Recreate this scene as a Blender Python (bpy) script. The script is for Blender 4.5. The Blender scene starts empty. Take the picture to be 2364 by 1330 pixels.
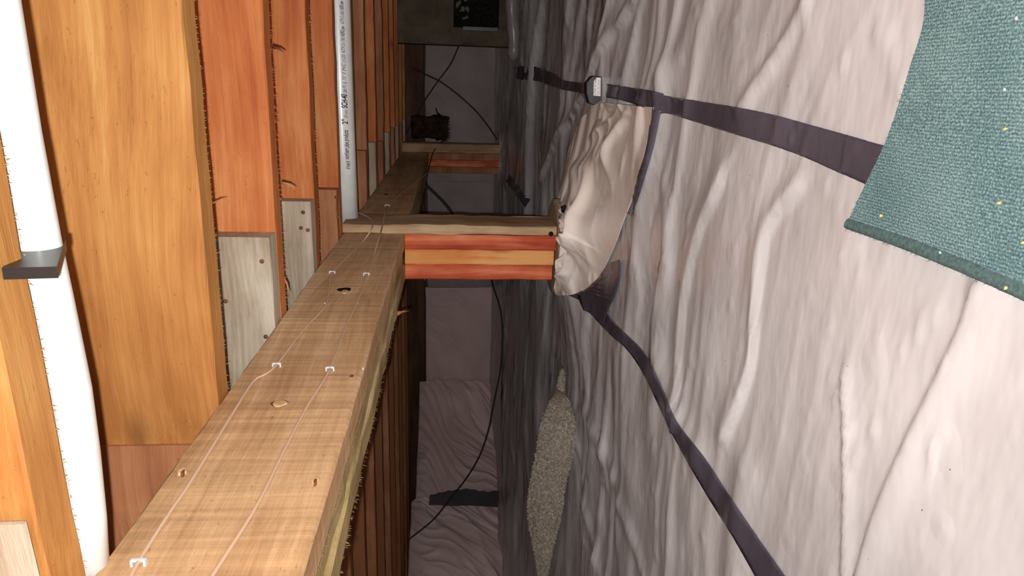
import bpy, bmesh, math, random
import numpy as np
from mathutils import Vector
random.seed(7); rng = np.random.default_rng(7)
sc = bpy.context.scene
C = sc.collection

# ------------------------------------------------------------------ camera
# world: X along the joists (right), Y along the girder (away), Z up; the soil lies at z = 0
Z0 = 0.36                                   # height of the lens above the floor
FPX = 1600.0
PSI, TH, RO = [math.radians(a) for a in (15.75, 5.5, 0.25)]
F = Vector((-math.sin(PSI)*math.cos(TH), math.cos(PSI)*math.cos(TH), -math.sin(TH)))
R1 = Vector((math.cos(PSI), math.sin(PSI), 0)); U1 = R1.cross(F)
R = R1*math.cos(RO) + U1*math.sin(RO); U = R.cross(F); D = -U
cam_d = bpy.data.cameras.new('camera'); cam = bpy.data.objects.new('camera', cam_d); C.objects.link(cam)
cam_d.sensor_fit = 'HORIZONTAL'; cam_d.sensor_width = 36.0; cam_d.lens = 36.0*FPX/2364.0
cam_d.clip_start = 0.01; cam_d.clip_end = 50
from mathutils import Matrix
# the phone is held on its side: image right = world down, image up = world right
M = Matrix((( D.x, R.x, -F.x), (D.y, R.y, -F.y), (D.z, R.z, -F.z))).to_4x4()
M.translation = Vector((0, 0, Z0)); cam.matrix_world = M
sc.camera = cam

# ------------------------------------------------------------------ light and exposure
w = bpy.data.worlds.new('world'); sc.world = w; w.use_nodes = True
w.node_tree.nodes['Background'].inputs[0].default_value = (0.55, 0.42, 0.40, 1)
w.node_tree.nodes['Background'].inputs[1].default_value = 0.9
sc.view_settings.view_transform = 'Standard'; sc.view_settings.look = 'None'
sc.view_settings.gamma = 1.0; sc.view_settings.use_curve_mapping = False
sc.view_settings.exposure = 0.0
ld = bpy.data.lights.new('phone_flash', 'POINT'); ld.energy = 72; ld.color = (0.95, 0.985, 1.0); ld.shadow_soft_size = 0.003
ld.use_nodes = True; nt = ld.node_tree
em = nt.nodes['Emission']; lf = nt.nodes.new('ShaderNodeLightFalloff')
lf.inputs['Strength'].default_value = 1.0; lf.inputs['Smooth'].default_value = 0.6
nt.links.new(lf.outputs['Quadratic'], em.inputs['Strength'])
flash = bpy.data.objects.new('phone_flash', ld); C.objects.link(flash)
flash.location = Vector((0, 0, Z0)) + R*(-0.013) + U*(0.015) + F*0.004

# ------------------------------------------------------------------ helpers
def ray(px, py): return F*FPX + R*(665-py) + D*(px-1182)
def at_z(px, py, z): d = ray(px, py); return Vector((0,0,Z0)) + d*((z-Z0)/d.z)
def at_x(px, py, x): d = ray(px, py); return Vector((0,0,Z0)) + d*(x/d.x)
def at_y(px, py, y): d = ray(px, py); return Vector((0,0,Z0)) + d*(y/d.y)

def link(name, me, mat=None, parent=None, smooth=False):
    o = bpy.data.objects.new(name, me); C.objects.link(o)
    if mat: me.materials.append(mat)
    if parent is not None: o.parent = parent; o.matrix_parent_inverse = Matrix.Translation(-parent.location) if False else Matrix.Identity(4)
    if smooth:
        me.polygons.foreach_set('use_smooth', [True]*len(me.polygons))
    return o
def tag(o, label, cat, group=None, kind=None):
    if label: o['label'] = label
    if cat: o['category'] = cat
    if group: o['group'] = group
    if kind: o['kind'] = kind
    return o
def thing(name, loc, label, cat, group=None):
    o = bpy.data.objects.new(name, None); C.objects.link(o); o.location = loc
    o.empty_display_size = 0.05
    return tag(o, label, cat, group)
def mesh(name, verts, faces, mat, parent=None, smooth=False):
    """verts are world positions; a child stores them relative to its parent thing"""
    off = world_loc(parent) if parent is not None else Vector((0,0,0))
    me = bpy.data.meshes.new(name)
    V = np.asarray(verts, dtype=np.float64) - np.array(off)
    if parent is None:                       # origin at the base centre of the thing
        c = np.array([(V[:,0].min()+V[:,0].max())/2, (V[:,1].min()+V[:,1].max())/2, V[:,2].min()])
        V = V - c
    me.from_pydata(V.tolist(), [], [tuple(f) for f in faces]); me.update()
    o = link(name, me, mat, parent, smooth)
    if parent is None: o.location = c
    return o
def world_loc(o):
    l = Vector(o.location); p = o.parent
    while p is not None: l = l + Vector(p.location); p = p.parent
    return l
def vnoise(x, y, seed=0):
    x = np.asarray(x, float); y = np.asarray(y, float)
    xi = np.floor(x).astype(np.int64); yi = np.floor(y).astype(np.int64)
    xf = x-xi; yf = y-yi
    def h(a, b):
        n = (a*374761393 + b*668265263 + seed*1274126177) & 0xffffffff
        n = ((n ^ (n >> 13))*1274126177) & 0xffffffff
        return ((n ^ (n >> 16)) & 0xffff)/65535.0
    u = xf*xf*xf*(xf*(xf*6-15)+10); v = yf*yf*yf*(yf*(yf*6-15)+10)
    a = h(xi, yi); b = h(xi+1, yi); c = h(xi, yi+1); d = h(xi+1, yi+1)
    return (a*(1-u)+b*u)*(1-v) + (c*(1-u)+d*u)*v
def board(name, x0, x1, y0, y1, z0, z1, mat, parent=None, axis=0, seg=0.03, rough=0.0012, seed=None, bev=0.0018):
    """a sawn plank: bevelled section swept along its grain, every ring a little uneven"""
    seed = random.randint(0, 9999) if seed is None else seed
    lo = [x0,y0,z0]; hi = [x1,y1,z1]
    a = axis; b, c = [(1,2),(0,2),(0,1)][a]
    n = max(2, min(160, int((hi[a]-lo[a])/seg)))
    b0,b1,c0,c1 = lo[b],hi[b],lo[c],hi[c]; e = bev
    sec = [(b0+e,c0),(b1-e,c0),(b1,c0+e),(b1,c1-e),(b1-e,c1),(b0+e,c1),(b0,c1-e),(b0,c0+e)]
    V = []; K = len(sec)
    for i in range(n+1):
        t = lo[a] + (hi[a]-lo[a])*i/n
        for k,(p,q) in enumerate(sec):
            w_ = [0,0,0]; w_[a] = t
            g = k//2
            w_[b] = p + rough*2*(float(vnoise(t*22+g*31.7, seed*1.3, seed))-.5)
            w_[c] = q + rough*2*(float(vnoise(t*19+g*13.1, seed*2.1, seed+5))-.5)
            V.append(w_)
    Fc = []
    for i in range(n):
        for k in range(K):
            k2 = (k+1)%K; q = [i*K+k, i*K+k2, (i+1)*K+k2, (i+1)*K+k]
            Fc.append(q if a != 1 else q[::-1])
    e0 = list(range(K)); e1 = [n*K+k for k in range(K)]
    Fc.append(e0[::-1] if a != 1 else e0); Fc.append(e1 if a != 1 else e1[::-1])
    # flip to outward
    o = mesh(name, V, Fc, mat, parent)
    bm = bmesh.new(); bm.from_mesh(o.data); bmesh.ops.recalc_face_normals(bm, faces=bm.faces); bm.to_mesh(o.data); bm.free()
    return o
def tube(name, pts, r, mat, parent=None, n=10, closed=True):
    pts = [Vector(p) for p in pts]; V = []; Fc = []
    rr = r if hasattr(r, '__len__') else [r]*len(pts)
    up = Vector((0.13,0.2,1)).normalized()
    for i,p in enumerate(pts):
        t = (pts[min(i+1,len(pts)-1)]-pts[max(i-1,0)]).normalized()
        s = t.cross(up); 
        if s.length < 1e-3: s = t.cross(Vector((1,0,0)))
        s.normalize(); v = s.cross(t)
        for k in range(n):
            a = 2*math.pi*k/n; V.append(p + s*math.cos(a)*rr[i] + v*math.sin(a)*rr[i])
    for i in range(len(pts)-1):
        for k in range(n):
            Fc.append((i*n+k, i*n+(k+1)%n, (i+1)*n+(k+1)%n, (i+1)*n+k))
    Fc.append(tuple(range(n))[::-1]); Fc.append(tuple((len(pts)-1)*n+k for k in range(n)))
    o = mesh(name, V, Fc, mat, parent, smooth=True)
    return o
def spline(pts, n):
    """Catmull-Rom through points (any dimension) -> n points"""
    P = np.array([tuple(p) for p in pts], float)
    L = np.r_[0, np.cumsum(np.linalg.norm(np.diff(P, axis=0), axis=1))]
    out = []
    for s in np.linspace(0, L[-1], n):
        i = min(max(np.searchsorted(L, s)-1, 0), len(P)-2)
        t = (s-L[i])/max(L[i+1]-L[i], 1e-9)
        p0 = P[max(i-1,0)]; p1 = P[i]; p2 = P[i+1]; p3 = P[min(i+2,len(P)-1)]
        out.append(.5*((2*p1)+(-p0+p2)*t+(2*p0-5*p1+4*p2-p3)*t*t+(-p0+3*p1-3*p2+p3)*t**3))
    return np.array(out)
def grid_faces(nu, nv):
    i = np.arange(nu-1)[:,None]*nv; j = np.arange(nv-1)[None,:]
    a = (i+j).ravel(); return np.stack([a, a+1, a+nv+1, a+nv], 1)
def fuzz(name, p0, p1, n, length, mat, parent, d=(0,0,-1), spread=.7, width=.0007, thick=0.001):
    """torn wood fibres sticking out along an edge, one joined part"""
    V=[]; Fc=[]; p0=Vector(p0); p1=Vector(p1); d=Vector(d)
    for _ in range(n):
        t = random.random(); p = p0.lerp(p1, t)+Vector([random.uniform(-thick,thick) for _ in range(3)])
        l = length*random.random()**2.2
        e = (d + Vector([random.uniform(-spread,spread) for _ in range(3)])).normalized()*l
        s = (p1-p0).normalized()*width*random.uniform(.5,1.6); s2 = Vector((0,width*.6,width*.6))
        b = len(V); V += [p-s, p+s, p+s2, p+e]
        Fc += [(b,b+1,b+3),(b+1,b+2,b+3),(b+2,b,b+3)]
    o = mesh(name, V, Fc, mat, parent); o['kind']='stuff'; return o

# ------------------------------------------------------------------ materials
def new_mat(name):
    m = bpy.data.materials.new(name); m.use_nodes = True
    return m, m.node_tree, m.node_tree.nodes['Principled BSDF']
def s2l(c): return tuple(((v/255)/12.92 if v/255 <= .04045 else ((v/255+.055)/1.055)**2.4) for v in c)+(1,)
def plain(name, col, rough=.6, spec=.5, metal=0):
    m, t, b = new_mat(name); b.inputs['Base Color'].default_value = s2l(col)
    b.inputs['Roughness'].default_value = rough; b.inputs['Specular IOR Level'].default_value = spec; b.inputs['Metallic'].default_value = metal
    return m
def wood(name, cols, axis=0, fine=1.0, bump=.35, saw=0.0, rough=.72, blotch=.5, knots=True, flecks=.35, weather=False):
    """cols: dark, mid, light (sRGB 0-255); grain runs along `axis`"""
    m, t, b = new_mat(name); N = t.nodes.new; Lk = t.links.new
    tc = N('ShaderNodeTexCoord'); oi = N('ShaderNodeObjectInfo')
    off = N('ShaderNodeVectorMath'); off.operation='SCALE'; off.inputs[0].default_value=(13.1,7.7,3.3); Lk(oi.outputs['Random'], off.inputs['Scale'])
    add = N('ShaderNodeVectorMath'); Lk(tc.outputs['Object'], add.inputs[0]); Lk(off.outputs[0], add.inputs[1])
    # gentle warp so that the grain wanders
    wn = N('ShaderNodeTexNoise'); wn.inputs['Scale'].default_value = 2.2; wn.inputs['Detail'].default_value = 1; Lk(add.outputs[0], wn.inputs['Vector'])
    ws = N('ShaderNodeVectorMath'); ws.operation='SCALE'; ws.inputs['Scale'].default_value=.06; Lk(wn.outputs['Color'], ws.inputs[0])
    ad2 = N('ShaderNodeVectorMath'); Lk(add.outputs[0], ad2.inputs[0]); Lk(ws.outputs[0], ad2.inputs[1])
    def stretched(al, ac, scale, detail=4, rgh=.6, d=0.0):
        mp = N('ShaderNodeMapping'); v=[ac,ac,ac]; v[axis]=al; mp.inputs['Scale'].default_value=v
        Lk(ad2.outputs[0], mp.inputs['Vector'])
        n = N('ShaderNodeTexNoise'); n.inputs['Scale'].default_value=scale; n.inputs['Detail'].default_value=detail; n.inputs['Roughness'].default_value=rgh; n.inputs['Distortion'].default_value=d
        Lk(mp.outputs[0], n.inputs['Vector']); return n
    broad = stretched(.9, 14, 1.6, 3, .55, .4)
    streak = stretched(2.2, 90, 1.8*fine, 4, .6)
    fibre = stretched(25, 420, 1.6*fine, 2, .6)
    blot = stretched(3, 6, 1.5, 3, .6)
    mx = N('ShaderNodeMath'); mx.operation='MULTIPLY_ADD'; mx.inputs[1].default_value=.42; Lk(streak.outputs['Fac'], mx.inputs[0])
    m2 = N('ShaderNodeMath'); m2.operation='MULTIPLY_ADD'; m2.inputs[1].default_value=.62; Lk(broad.outputs['Fac'], m2.inputs[0]); Lk(mx.outputs[0], m2.inputs[2])
    m3 = N('ShaderNodeMath'); m3.operation='MULTIPLY_ADD'; m3.inputs[1].default_value=blotch; Lk(blot.outputs['Fac'], m3.inputs[0]); Lk(m2.outputs[0], m3.inputs[2])
    m4 = N('ShaderNodeMath'); m4.operation='MULTIPLY_ADD'; m4.inputs[1].default_value=.12; Lk(fibre.outputs['Fac'], m4.inputs[0]); Lk(m3.outputs[0], m4.inputs[2])
    mid = .5*(.42+.62+blotch+.12); mx.inputs[2].default_value = .5-mid
    cr = N('ShaderNodeValToRGB'); e = cr.color_ramp.elements
    e[0].position=.30; e[0].color=s2l(cols[0]); e[1].position=.70; e[1].color=s2l(cols[2])
    x = e.new(.5); x.color=s2l(cols[1]); Lk(m4.outputs[0], cr.inputs['Fac'])
    out = cr.outputs['Color']
    # short dark whiskers
    fk = stretched(60, 190, 1.3, 2, .7, 1.2); fr = N('ShaderNodeValToRGB'); fr.color_ramp.elements[0].position=.66; fr.color_ramp.elements[0].color=(0,0,0,1); fr.color_ramp.elements[1].position=.74; fr.color_ramp.elements[1].color=(flecks,)*3+(1,)
    Lk(fk.outputs['Fac'], fr.inputs['Fac'])
    mixf = N('ShaderNodeMix'); mixf.data_type='RGBA'; Lk(fr.outputs['Color'], mixf.inputs['Factor']); Lk(out, mixf.inputs['A']); mixf.inputs['B'].default_value = tuple(v*.35 for v in s2l(cols[0])[:3])+(1,)
    out = mixf.outputs['Result']
    if knots:
        mp = N('ShaderNodeMapping'); v=[5.5,5.5,5.5]; v[axis]=2.6; mp.inputs['Scale'].default_value=v; Lk(add.outputs[0], mp.inputs['Vector'])
        vo = N('ShaderNodeTexVoronoi'); vo.inputs['Scale'].default_value=1.0; Lk(mp.outputs[0], vo.inputs['Vector'])
        kr = N('ShaderNodeValToRGB'); kr.color_ramp.elements[0].position=.03; kr.color_ramp.elements[0].color=(.75,)*3+(1,); kr.color_ramp.elements[1].position=.10; kr.color_ramp.elements[1].color=(0,0,0,1)
        Lk(vo.outputs['Distance'], kr.inputs['Fac'])
        mk = N('ShaderNodeMix'); mk.data_type='RGBA'; Lk(kr.outputs['Color'], mk.inputs['Factor']); Lk(out, mk.inputs['A']); mk.inputs['B'].default_value = tuple(v*.55 for v in s2l(cols[0])[:3])+(1,)
        out = mk.outputs['Result']
    if weather:                              # only the exposed end of the board has gone grey
        sx = N('ShaderNodeSeparateXYZ'); Lk(tc.outputs['Object'], sx.inputs[0])
        ax = N('ShaderNodeMath'); ax.operation='MULTIPLY_ADD'; ax.inputs[1].default_value=.25; Lk(blot.outputs['Fac'], ax.inputs[0]); Lk(sx.outputs['X'], ax.inputs[2])
        mr = N('ShaderNodeMapRange'); mr.inputs['From Min'].default_value=-.25; mr.inputs['From Max'].default_value=-.05; Lk(ax.outputs[0], mr.inputs['Value'])
        mw = N('ShaderNodeMix'); mw.data_type='RGBA'; Lk(mr.outputs[0], mw.inputs['Factor']); mw.inputs['A'].default_value=s2l((140,88,56)); Lk(out, mw.inputs['B']); out = mw.outputs['Result']
    Lk(out, b.inputs['Base Color'])
    b.inputs['Roughness'].default_value = rough; b.inputs['Specular IOR Level'].default_value = .25
    hs = N('ShaderNodeMath'); hs.operation='ADD'; Lk(fibre.outputs['Fac'], hs.inputs[0]); Lk(streak.outputs['Fac'], hs.inputs[1])
    hout = hs.outputs[0]
    if saw:
        mp = N('ShaderNodeMapping'); v=[3,3,3]; v[axis]=55; mp.inputs['Scale'].default_value=v; Lk(add.outputs[0], mp.inputs['Vector'])
        sn = N('ShaderNodeTexNoise'); sn.inputs['Scale'].default_value=1.6; sn.inputs['Detail'].default_value=3; Lk(mp.outputs[0], sn.inputs['Vector'])
        sm = N('ShaderNodeMath'); sm.operation='MULTIPLY_ADD'; sm.inputs[1].default_value=saw*3; Lk(sn.outputs['Fac'], sm.inputs[0]); Lk(hout, sm.inputs[2]); hout = sm.outputs[0]
        sr = N('ShaderNodeMapRange'); sr.inputs['From Min'].default_value=.3; sr.inputs['From Max'].default_value=.7; sr.inputs['To Min'].default_value=1-saw*.30; sr.inputs['To Max'].default_value=1+saw*.25; Lk(sn.outputs['Fac'], sr.inputs['Value'])
        vm = N('ShaderNodeVectorMath'); vm.operation='SCALE'; Lk(out, vm.inputs[0]); Lk(sr.outputs[0], vm.inputs['Scale']); Lk(vm.outputs[0], b.inputs['Base Color'])
    bp = N('ShaderNodeBump'); bp.inputs['Strength'].default_value=bump; bp.inputs['Distance'].default_value=.0012; Lk(hout, bp.inputs['Height']); Lk(bp.outputs[0], b.inputs['Normal'])
    return m
def noisy(name, c1, c2, scale=8, rough=.8, spec=.3, bump=.3, dist=.002, detail=5, lo=.35, hi=.65):
    m, t, b = new_mat(name); N = t.nodes.new; Lk = t.links.new
    tc = N('ShaderNodeTexCoord'); n = N('ShaderNodeTexNoise'); n.inputs['Scale'].default_value=scale; n.inputs['Detail'].default_value=detail; n.inputs['Roughness'].default_value=.65
    Lk(tc.outputs['Object'], n.inputs['Vector']); cr = N('ShaderNodeValToRGB'); cr.color_ramp.elements[0].position=lo; cr.color_ramp.elements[1].position=hi
    cr.color_ramp.elements[0].color=s2l(c1); cr.color_ramp.elements[1].color=s2l(c2); Lk(n.outputs['Fac'], cr.inputs['Fac']); Lk(cr.outputs[0], b.inputs['Base Color'])
    b.inputs['Roughness'].default_value=rough; b.inputs['Specular IOR Level'].default_value=spec
    bp = N('ShaderNodeBump'); bp.inputs['Strength'].default_value=bump; bp.inputs['Distance'].default_value=dist; Lk(n.outputs['Fac'], bp.inputs['Height']); Lk(bp.outputs[0], b.inputs['Normal'])
    return m
W_JOIST = wood('joist_wood', [(156,98,48),(182,124,66),(202,154,92)], 0, bump=.3, blotch=.6, flecks=.45)
W_JOIST_O = wood('joist_wood_orange', [(164,82,42),(188,108,58),(206,138,84)], 0, bump=.35, flecks=.4)
W_GREY = wood('weathered_wood', [(140,118,96),(170,152,130),(192,178,158)], 0, fine=1.3, bump=.4, saw=.0, blotch=.8, knots=False, weather=True)
W_BROWN = wood('brown_wood', [(138,84,54),(164,106,70),(184,130,92)], 0, bump=.4, blotch=.7)
W_GIRD = wood('girder_wood', [(176,132,92),(206,164,120),(226,190,148)], 1, bump=.5, saw=.55, blotch=.4, rough=.65, knots=False, flecks=.5)
W_GEDGE = wood('girder_edge_wood', [(140,112,70),(178,152,104),(206,184,138)], 1, bump=.9, saw=.2, blotch=.8, knots=False)
W_POSTR = wood('post_red_wood', [(160,58,38),(198,92,58),(226,140,98)], 2, fine=.7, bump=.5, blotch=.9, flecks=.5)
W_POSTY = wood('post_yellow_wood', [(188,100,46),(214,134,70),(232,166,100)], 2, fine=.7, bump=.5, blotch=.9, flecks=.5)
W_BOARD = wood('post_board_wood', [(138,104,74),(172,138,104),(196,166,130)], 2, fine=.9, bump=.6, blotch=.9, knots=False)
W_SUB = wood('subfloor_wood', [(170,110,60),(198,138,80),(214,160,104)], 0, bump=.3)
W_DARK = wood('dark_wood', [(70,46,34),(96,66,48),(120,86,62)], 0, bump=.3)
FIBRE = plain('torn_fibres', (180,146,98), .8, .1)
FIBRE_R = plain('reddish_fibres', (186,118,74), .8, .1)
PVC = noisy('white_pvc', (216,213,208), (228,226,222), 30, .28, .5, .02)
PIPE_INK = plain('pipe_ink', (40,38,40), .6)
BLACK = plain('black_plastic', (34,32,32), .38, .5)
BLACKM = plain('black_cable', (30,27,26), .5)
WIRE = plain('tan_wire', (206,170,140), .5)
STAPLE = plain('white_staple', (204,200,198), .5)
HOLE = plain('hole_dark', (28,20,16), .9, .1)
RUST = noisy('nail_rust', (84,50,34), (130,84,56), 90, .7, .4)
DOWEL = noisy('plug_wood', (190,150,104), (220,184,140), 60, .7, .2, .5)
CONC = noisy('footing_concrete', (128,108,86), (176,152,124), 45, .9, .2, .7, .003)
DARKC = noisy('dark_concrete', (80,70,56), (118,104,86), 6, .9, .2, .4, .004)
SOIL = noisy('soil', (70,56,44), (110,92,74), 12, .95, .1, .8, .01)
MOULD_AND_RECESS = noisy('black_mould_and_recess', (10,10,10), (46,42,36), 60, .9, .1, .6)
LABELW = plain('label_white', (232,228,222), .5)

def plastic(name, c1, c2, rough=.28, spec=.55, mb=.35, scl=1.0, wr=0.0, far=False):
    m, t, b = new_mat(name); N = t.nodes.new; Lk = t.links.new
    tc = N('ShaderNodeTexCoord')
    n = N('ShaderNodeTexNoise'); n.inputs['Scale'].default_value=5; n.inputs['Detail'].default_value=4; Lk(tc.outputs['Object'], n.inputs['Vector'])
    cr = N('ShaderNodeValToRGB'); cr.color_ramp.elements[0].position=.35; cr.color_ramp.elements[1].position=.65; cr.color_ramp.elements[0].color=s2l(c1); cr.color_ramp.elements[1].color=s2l(c2)
    Lk(n.outputs['Fac'], cr.inputs['Fac'])
    # specks of dirt lying on the sheet
    vo = N('ShaderNodeTexVoronoi'); vo.inputs['Scale'].default_value=38*scl; Lk(tc.outputs['Object'], vo.inputs['Vector'])
    kr = N('ShaderNodeValToRGB'); kr.color_ramp.elements[0].position=.022; kr.color_ramp.elements[0].color=(1,1,1,1); kr.color_ramp.elements[1].position=.034; kr.color_ramp.elements[1].color=(0,0,0,1); Lk(vo.outputs['Distance'], kr.inputs['Fac'])
    sp = N('ShaderNodeMix'); sp.data_type='RGBA'; Lk(kr.outputs['Color'], sp.inputs['Factor']); Lk(cr.outputs['Color'], sp.inputs['A']); sp.inputs['B'].default_value=s2l((120,92,70))
    Lk(sp.outputs['Result'], b.inputs['Base Color']); b.inputs['Roughness'].default_value=rough; b.inputs['Specular IOR Level'].default_value=spec
    # small pebbles pressed under the sheet and fine crumples
    n2 = N('ShaderNodeTexNoise'); n2.inputs['Scale'].default_value=38*scl; n2.inputs['Detail'].default_value=2
    mp = N('ShaderNodeMapping'); mp.inputs['Scale'].default_value=(.45,1,1); Lk(tc.outputs['Object'], mp.inputs['Vector']); Lk(mp.outputs[0], n2.inputs['Vector'])
    v2 = N('ShaderNodeTexVoronoi'); v2.feature='SMOOTH_F1'; v2.inputs['Scale'].default_value=22*scl; Lk(tc.outputs['Object'], v2.inputs['Vector'])
    v3 = N('ShaderNodeMapRange'); v3.inputs['From Min'].default_value=0; v3.inputs['From Max'].default_value=.28; v3.inputs['To Min'].default_value=.55; v3.inputs['To Max'].default_value=0; Lk(v2.outputs['Distance'], v3.inputs['Value'])
    ad = N('ShaderNodeMath'); Lk(n2.outputs['Fac'], ad.inputs[0]); Lk(v3.outputs[0], ad.inputs[1])
    bp = N('ShaderNodeBump'); bp.inputs['Strength'].default_value=mb; bp.inputs['Distance'].default_value=.004; Lk(ad.outputs[0], bp.inputs['Height']); Lk(bp.outputs[0], b.inputs['Normal'])
    if wr:                                   # crisp creases of handled film, softer on the freshly laid stretch of sheet
        dn = N('ShaderNodeTexNoise'); dn.inputs['Scale'].default_value=5; Lk(tc.outputs['Object'], dn.inputs['Vector'])
        ds = N('ShaderNodeVectorMath'); ds.operation='SCALE'; ds.inputs['Scale'].default_value=.16; Lk(dn.outputs['Color'], ds.inputs[0])
        da = N('ShaderNodeVectorMath'); Lk(tc.outputs['Object'], da.inputs[0]); Lk(ds.outputs[0], da.inputs[1])
        m4 = N('ShaderNodeMapping'); m4.inputs['Scale'].default_value=(.38,1,1) ; m4.inputs['Rotation'].default_value=(0,0,.25); Lk(da.outputs[0], m4.inputs['Vector'])
        rn = N('ShaderNodeTexNoise'); rn.noise_type='RIDGED_MULTIFRACTAL'; rn.normalize=True if hasattr(rn,'normalize') else True
        rn.inputs['Scale'].default_value=9*scl; rn.inputs['Detail'].default_value=3.5; rn.inputs['Roughness'].default_value=.62; Lk(m4.outputs[0], rn.inputs['Vector'])
        b2 = N('ShaderNodeBump'); b2.inputs['Distance'].default_value=.02*(1 if far else .6); Lk(rn.outputs['Fac'], b2.inputs['Height']); Lk(bp.outputs[0], b2.inputs['Normal']); Lk(b2.outputs[0], b.inputs['Normal'])
        if far:
            sx = N('ShaderNodeSeparateXYZ'); Lk(tc.outputs['Object'], sx.inputs[0])
            mr = N('ShaderNodeMapRange'); mr.inputs['From Min'].default_value=.5; mr.inputs['From Max'].default_value=1.3; mr.inputs['To Min'].default_value=.03*wr; mr.inputs['To Max'].default_value=wr; Lk(sx.outputs['Y'], mr.inputs['Value']); Lk(mr.outputs[0], b2.inputs['Strength'])
        else: b2.inputs['Strength'].default_value=wr
    return m
POLY = plastic('vapor_sheet_plastic', (186,181,180), (209,204,203), mb=.42, wr=.75, far=True)
POLY_F = plastic('flap_plastic', (242,226,212), (248,236,226), .24, .6, .25, .8, wr=.8)
POLY_W = plastic('wrap_plastic', (150,138,134), (170,158,152), .3, .5, .2, .6)
TAPE = plastic('black_tape', (70,65,74), (88,82,92), .30, .6, .25)
TAPE_L = plastic('light_seam_tape', (214,205,198), (226,217,210), .3, .5, .1)
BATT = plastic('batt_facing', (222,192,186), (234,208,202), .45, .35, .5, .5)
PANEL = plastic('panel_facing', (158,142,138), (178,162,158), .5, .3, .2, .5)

# ------------------------------------------------------------------ floor and the wrinkled sheet over it
def seg_ridge(X, Y, pts, width, amp, side=0.0):
    """raised crease along a polyline of world points"""
    best = np.full(X.shape, 1e9); sgn = np.zeros(X.shape)
    P = spline([(p.x, p.y) for p in pts], 26)
    for (ax,ay),(bx,by) in zip(P[:-1], P[1:]):
        dx,dy = bx-ax, by-ay; L2 = dx*dx+dy*dy+1e-12
        t = np.clip(((X-ax)*dx+(Y-ay)*dy)/L2, 0, 1)
        ex = X-(ax+t*dx); ey = Y-(ay+t*dy); d2 = ex*ex+ey*ey
        m = d2 < best; best = np.where(m, d2, best); sgn = np.where(m, np.sign(dx*ey-dy*ex), sgn)
    d = np.sqrt(best)*np.where(sgn==0,1,sgn)
    if side: wv = np.where(d*side>0, width*.15, width)
    else: wv = width
    return amp*np.exp(-(d/wv)**2)
gp = lambda x,y: at_z(x, y, 0.0)
CREASES = [([gp(1915,-40),gp(1850,90),gp(1790,180),gp(1742,250)], .010, .006, 0),
    ([gp(1865,440),gp(1812,500),gp(1786,580),gp(1770,720),gp(1756,850),gp(1700,1010)], .020, .007, 1),
    ([gp(2300,655),gp(2225,830),gp(2140,1000),gp(2060,1180),gp(2010,1340)], .022, .006, -1),
    ([gp(1490,0),gp(1420,110),gp(1370,220),gp(1300,330),gp(1270,420)], .03, .012, 1),
    ([gp(1640,0),gp(1600,130),gp(1540,210),gp(1500,300),gp(1440,460)], .03, .010, 0),
    ([gp(1700,420),gp(1640,560),gp(1600,760),gp(1590,950)], .03, .008, 1),
    ([gp(1560,420),gp(1570,600),gp(1540,760),gp(1560,900),gp(1640,1060)], .025, .008, 0),
    ([gp(1970,870),gp(1975,1000),gp(1978,1150),gp(1975,1330)], .012, .004, -1),
    ([gp(1370,950),gp(1420,1060),gp(1470,1200),gp(1510,1330)], .02, .006, 0),
    ([gp(1300,880),gp(1345,1000),gp(1370,1150),gp(1400,1330)], .02, .005, 0),
    ([gp(1740,1100),gp(1725,1200),gp(1715,1330)], .03, .007, 0)]
def H(X, Y):
    X = np.asarray(X, float); Y = np.asarray(Y, float)
    k = np.clip(X+.25, 0, 2)*.75
    U_ = Y + k*(X+.25)*.9 + .10*(vnoise(X*2.1+3, Y*2.3, 3)-.5)
    def rid(f, g, s, sh=1.6):
        n = vnoise(X*g + 9.1*s, U_*f, s); r = np.clip(1.06-np.sqrt((2*n-1)**2+.0036),0,1); return r**sh
    fade = np.clip((Y-.42)/.75, .07, 1.0)*np.clip(1.6-.22*Y, .5, 1)
    wx = .05*(vnoise(X*4, Y*6, 12)-.5)+.02*(vnoise(X*11, Y*14, 13)-.5); U_ = U_ + wx
    h = .020*np.clip(fade,.35,1)*(vnoise(X*2.0, Y*4.5, 11)-.4)
    gate = np.clip(.25+1.5*(vnoise(X*2.4, Y*3.1, 24)-.25), 0, 1)
    h = h + .012*fade*(rid(6.5, 1.1, 21, 1.8)-.4) + .010*fade*gate*(rid(13, 1.9, 22, 2.6)-.3) + .0045*fade*gate*(rid(29, 3.6, 23, 2.6)-.3) + .030*np.clip((Y-1.4)/1.2,0,1)*(rid(3.4, 1.0, 26, 2.2)-.35)
    pb_ = vnoise(X*55, Y*70, 31); h = h + .0045*np.clip(pb_-.74,0,1)**1.2*3*(vnoise(X*5,Y*6,32)>.5)
    for pts, wd, am, sd in CREASES: h = h + seg_ridge(X, Y, pts, wd, am, sd)
    # sheet draped up over the two footings
    for cx, cy, top in ((-.375,1.74,.070), (-.39,4.07,.010)):
        d = np.hypot((X-cx)*.9, Y-cy); h = h + top*.55*np.clip(1-(d-.12)/.26, 0, 1)**2
    # sheet turned up against the dark wall and the insulated wall
    h = h + .05*np.clip((X-.25)/.3, 0, 1)*np.clip((Y-3.2)/.5, 0, 1)
    return h + .012
XS = np.arange(-3.3, 1.3, .0085)
YS = np.exp(np.linspace(math.log(.12), math.log(4.85), 430))
X, Y = np.meshgrid(XS, YS, indexing='ij')
HZ = H(X, Y)
def hfloor(x, y): return float(H(np.array([x]), np.array([y]))[0])
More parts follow.
